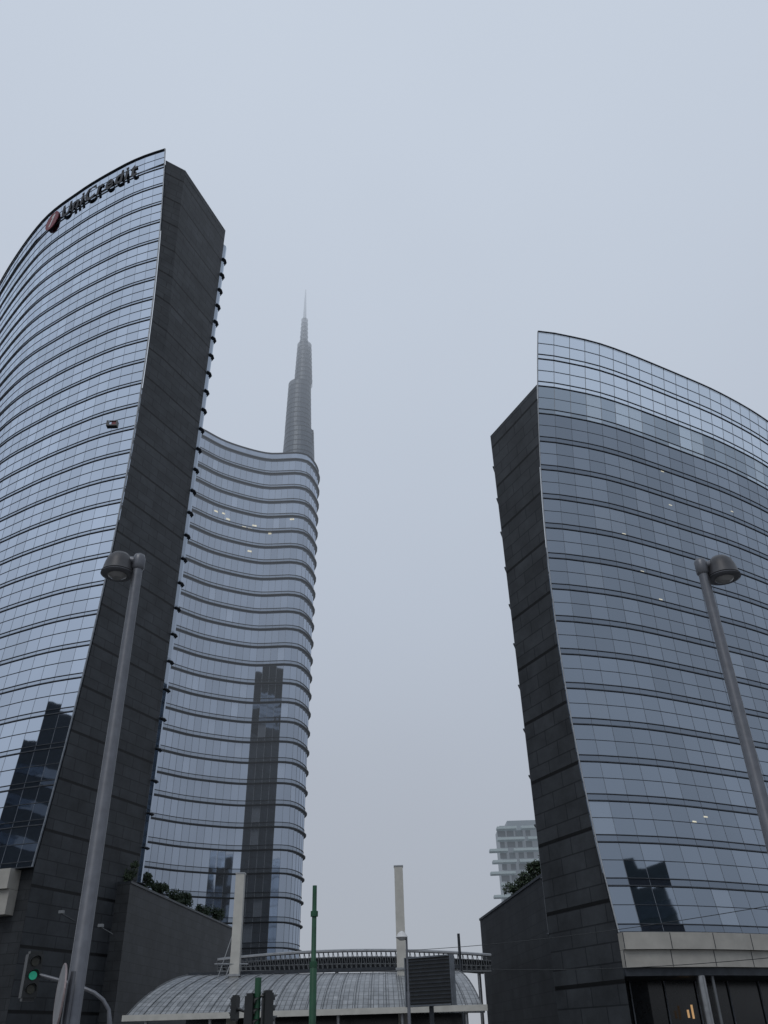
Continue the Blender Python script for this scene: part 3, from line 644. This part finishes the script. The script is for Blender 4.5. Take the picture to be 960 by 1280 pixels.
def street_lamp(px, py, Y, side, label):
    t = atY(px, py, Y); o = thing('street_lamp', (t.x, Y, 0), label, 'street lamp', 'tall grey street lamps'); H = t.z
    v = lambda x, y, z: Vector((t.x+x, Y+y, z))
    mb = MB(); mb.tube([v(0, 0, .01), v(0, 0, 1.2), v(0, 0, 1.22), v(0, 0, H)], [.12, .12, .108, .072], 24); mb.build('shaft', M['lamp'], o, True)
    mb = MB(); mb.tube([v(0, 0, 0), v(0, 0, .04)], .25, 20); mb.build('base_plate', M['lamp'], o)
    mb = MB(); mb.tube([v(0, 0, H-.18), v(0, 0, H-.15), v(0, 0, H+.03), v(0, 0, H+.08), v(0, 0, H+.11)], [.074, .095, .095, .078, .03], 24); mb.build('cap', M['lamp'], o, True)
    mb = MB(); mb.tube([v(0, 0, H-.03), v(side*.16, 0, H+.0), v(side*.29, 0, H-.02)], [.06, .07, .085], 14); mb.build('arm', M['lamp'], o, True)
    cx = side*.305; K = .9
    hd = MB(); pr = [(.13, .05), (.11, .13), (.04, .20), (-.06, .235), (-.19, .262), (-.215, .275), (-.235, .26)]
    hd.tube([v(cx, 0, H+z) for z, r in pr], [r*K for z, r in pr], 32, caps=True); hd.build('lamp_head', M['lampdark'], o, True)
    mb = MB(); mb.tube([v(cx, 0, H-.235), v(cx, 0, H-.243), v(cx, 0, H-.258)], [.275*K, .28*K, .24*K], 32); mb.build('rim', M['lamp'], o, True)
    mb = MB(); mb.tube([v(cx, 0, H-.26), v(cx, 0, H-.275), v(cx, 0, H-.31)], [.16*K, .15*K, .08*K], 24); mb.build('lens', M['lens'], o, True)
    return o
street_lamp(174, 700, 11.4, -1, 'leftmost grey street lamp with head facing left, before the tall left tower')
street_lamp(876, 706, 11.6, 1, 'rightmost grey street lamp with head facing right, before the right tower')
def head(o, c, lens_on, rot, k_=1.0, name='signal_head'):
    m3 = Matrix.Rotation(rot, 3, 'Z')
    mb = MB(); mb.box(c, (.23*k_, .18*k_, .60*k_), 0, m3); mb.box(c+Vector((0, 0, .32*k_)), (.18*k_, .14*k_, .05*k_), 0, m3); mb.box(c-Vector((0, 0, .32*k_)), (.18*k_, .14*k_, .05*k_), 0, m3)
    h = mb.build(name, M['black'], o)
    for k in range(3):
        q = c+m3 @ Vector((0, -.095, .19-.19*k))*k_; d_ = m3 @ Vector((0, -1, 0))*k_
        mb = MB(); mb.tube([q, q+d_*.02], .06*k_, 18); sub(mb, 'signal_lens', M['glow'] if k in lens_on else M['dimlens'], h, o)
        mb = MB(); n_ = 12
        for j in range(n_):
            a0 = -.3+(math.pi+.6)*j/n_; a1 = -.3+(math.pi+.6)*(j+1)/n_
            mb.face([q+m3 @ Vector((math.cos(a)*.082, y, math.sin(a)*.082))*k_ for a, y in ((a0, 0), (a1, 0), (a1, -.13*max(.3, math.sin(a1))), (a0, -.13*max(.3, math.sin(a0))))])
        sub(mb, 'lens_hood', M['black'], h, o)
Yt = 12.6; hp = atY(39, 1220, Yt); bp_ = atY(139, 1275, Yt)
ts = thing('traffic_light', (bp_.x, Yt, 0), 'traffic light showing green, hung on a curved pole at the lower left', 'traffic light')
head(ts, hp, (1,), .6, .84)
path = [Vector((bp_.x, Yt, 0)), Vector((bp_.x, Yt, bp_.z-.1))]+[atY(x, y, Yt) for x, y in ((136, 1262), (129, 1250), (118, 1241), (104, 1235), (80, 1227), (50, 1219))]
mb = MB(); mb.tube(path, [.04]*2+[.024]*6, 12); mb.build('curved_pole', M['lamp'], ts, True)
Yt = 15.0; pt_ = atY(323, 1222, Yt); t2_ = thing('traffic_light', (pt_.x, Yt, 0), 'dark traffic lights seen from behind on a straight pole before the canopy', 'traffic light')
mb = MB(); mb.tube([(pt_.x, Yt, 0), (pt_.x, Yt, pt_.z)], .05, 12); mb.build('pole', M['green'], t2_, True)
head(t2_, atY(334, 1262, Yt), (), math.pi-1.1, .75); head(t2_, atY(313, 1266, Yt), (), 1.3, .75)
mb = MB(); mb.tube([atY(323, 1245, Yt), atY(334, 1245, Yt)], .02, 8); mb.build('bracket', M['black'], t2_)
c = atY(294, 1260, 18); t3 = thing('traffic_light', (c.x, 18, 0), 'small dark traffic light head just left of the signal cluster', 'traffic light')
head(t3, c, (), math.pi+1.2, .6); mb = MB(); mb.tube([(c.x+.3, 18, 0), (c.x+.3, 18, c.z-.1), (c.x, 18, c.z)], .035, 10); mb.build('pole', M['black'], t3, True)
c = atY(75, 1245, 11.1); rs = thing('road_sign', (c.x, 11.1, 0), 'round road sign seen nearly edge on against the left street lamp', 'road sign')
vd = flat(c-CAM).normalized(); nn = Matrix.Rotation(R_(7), 3, 'Z') @ Vector((-vd.y, vd.x, 0))
mb = MB(); mb.tube([c-nn*.010, c+nn*.010], .33, 32); mb.build('disc', M['signback'], rs)
mb = MB(); u1 = nn.cross(UZ).normalized()
mb.tube([c+(u1*math.cos(a*math.pi/16)+UZ*math.sin(a*math.pi/16))*.325 for a in range(33)], .012, 6, caps=False); mb.build('rim', M['signrim'], rs)
mb = MB(); mb.tube([(c.x+.1, 11.15, 0), (c.x+.1, 11.15, c.z+.25)], .03, 10); mb.build('post', M['lamp'], rs)
def wire(a, b, sag, r, label):
    o = MB(); pts = []
    for k in range(17):
        t = k/16; p = a.lerp(b, t); p.z -= sag*4*t*(1-t); pts.append(p)
    o.tube(pts, r, 5); ob = o.build('overhead_wire', M['black'], None, loc=a); tag(ob, label, 'wire', 'overhead wires'); return ob
wire(atY(508, 1188, 45), atY(975, 1130, 30), .2, .012, 'upper thin overhead wire running right from the dark screen')
wire(atY(566, 1210, 42), atY(975, 1196, 32), .2, .012, 'lower thin overhead wire crossing the cream cornice on the right')
c = atY(140, 533, 62); cr = thing('window_cleaning_cradle', tuple(c), 'small dark cradle with a red spot hanging before the left tower glass', 'cradle')
mb = MB(); mb.box(c, (1.0, .5, .12)); mb.box(c+Vector((-.45, 0, .3)), (.1, .5, .5)); mb.box(c+Vector((.45, 0, .3)), (.1, .5, .5)); mb.box(c+Vector((0, -.2, .5)), (1.0, .06, .08)); mb.build('platform', M['black'], cr)
mb = MB(); mb.box(c+Vector((.15, 0, .3)), (.4, .3, .5)); mb.build('motor_box', M['red'], cr)
for k, (x, y) in enumerate(((77, 1140), (126, 1157))):
    c = atY(x, y, 66); fl2 = thing('wall_lamp', tuple(c), ['small wall spotlight on the dark stone base, left one', 'small wall spotlight on the dark stone base, right one'][k], 'wall lamp', 'wall spotlights on the stone base')
    mb = MB(); mb.box(c, (.35, .3, .2)); mb.build('housing', M['steeldull'], fl2); mb = MB(); mb.tube([c+Vector((0, 0, -.1)), c+Vector((0, 3.0, -.25))], .05, 6); mb.build('arm', M['metal'], fl2)
# ------------------------------------------------------------------ GROUND
mb = MB(); mb.face([(-3000, -3000, -.02), (3000, -3000, -.02), (3000, 3000, -.02), (-3000, 3000, -.02)]); tag(mb.build('ground', M['ground']), kind='structure')
mb = MB(); mb.face([(-200, 14.5, -.012), (200, 14.5, -.012), (200, 33, -.012), (-200, 33, -.012)]); tag(mb.build('road', M['asphalt']), kind='structure')
mb = MB()
for x in range(-60, 61, 6): mb.face([(x, 23.6, -.006), (x+3, 23.6, -.006), (x+3, 23.75, -.006), (x, 23.75, -.006)])
tag(mb.build('road_marking', M['white']), kind='structure')
mb = MB(); mb.box((0, 4.2, -.06), (400, 20, .12)); tag(mb.build('pavement', M['pave']), kind='structure')
mb = MB(); mb.box((0, 14.35, -.05), (400, .28, .13)); mb.box((0, 33.15, -.05), (400, .28, .13)); tag(mb.build('kerb', M['kerb']), kind='structure')
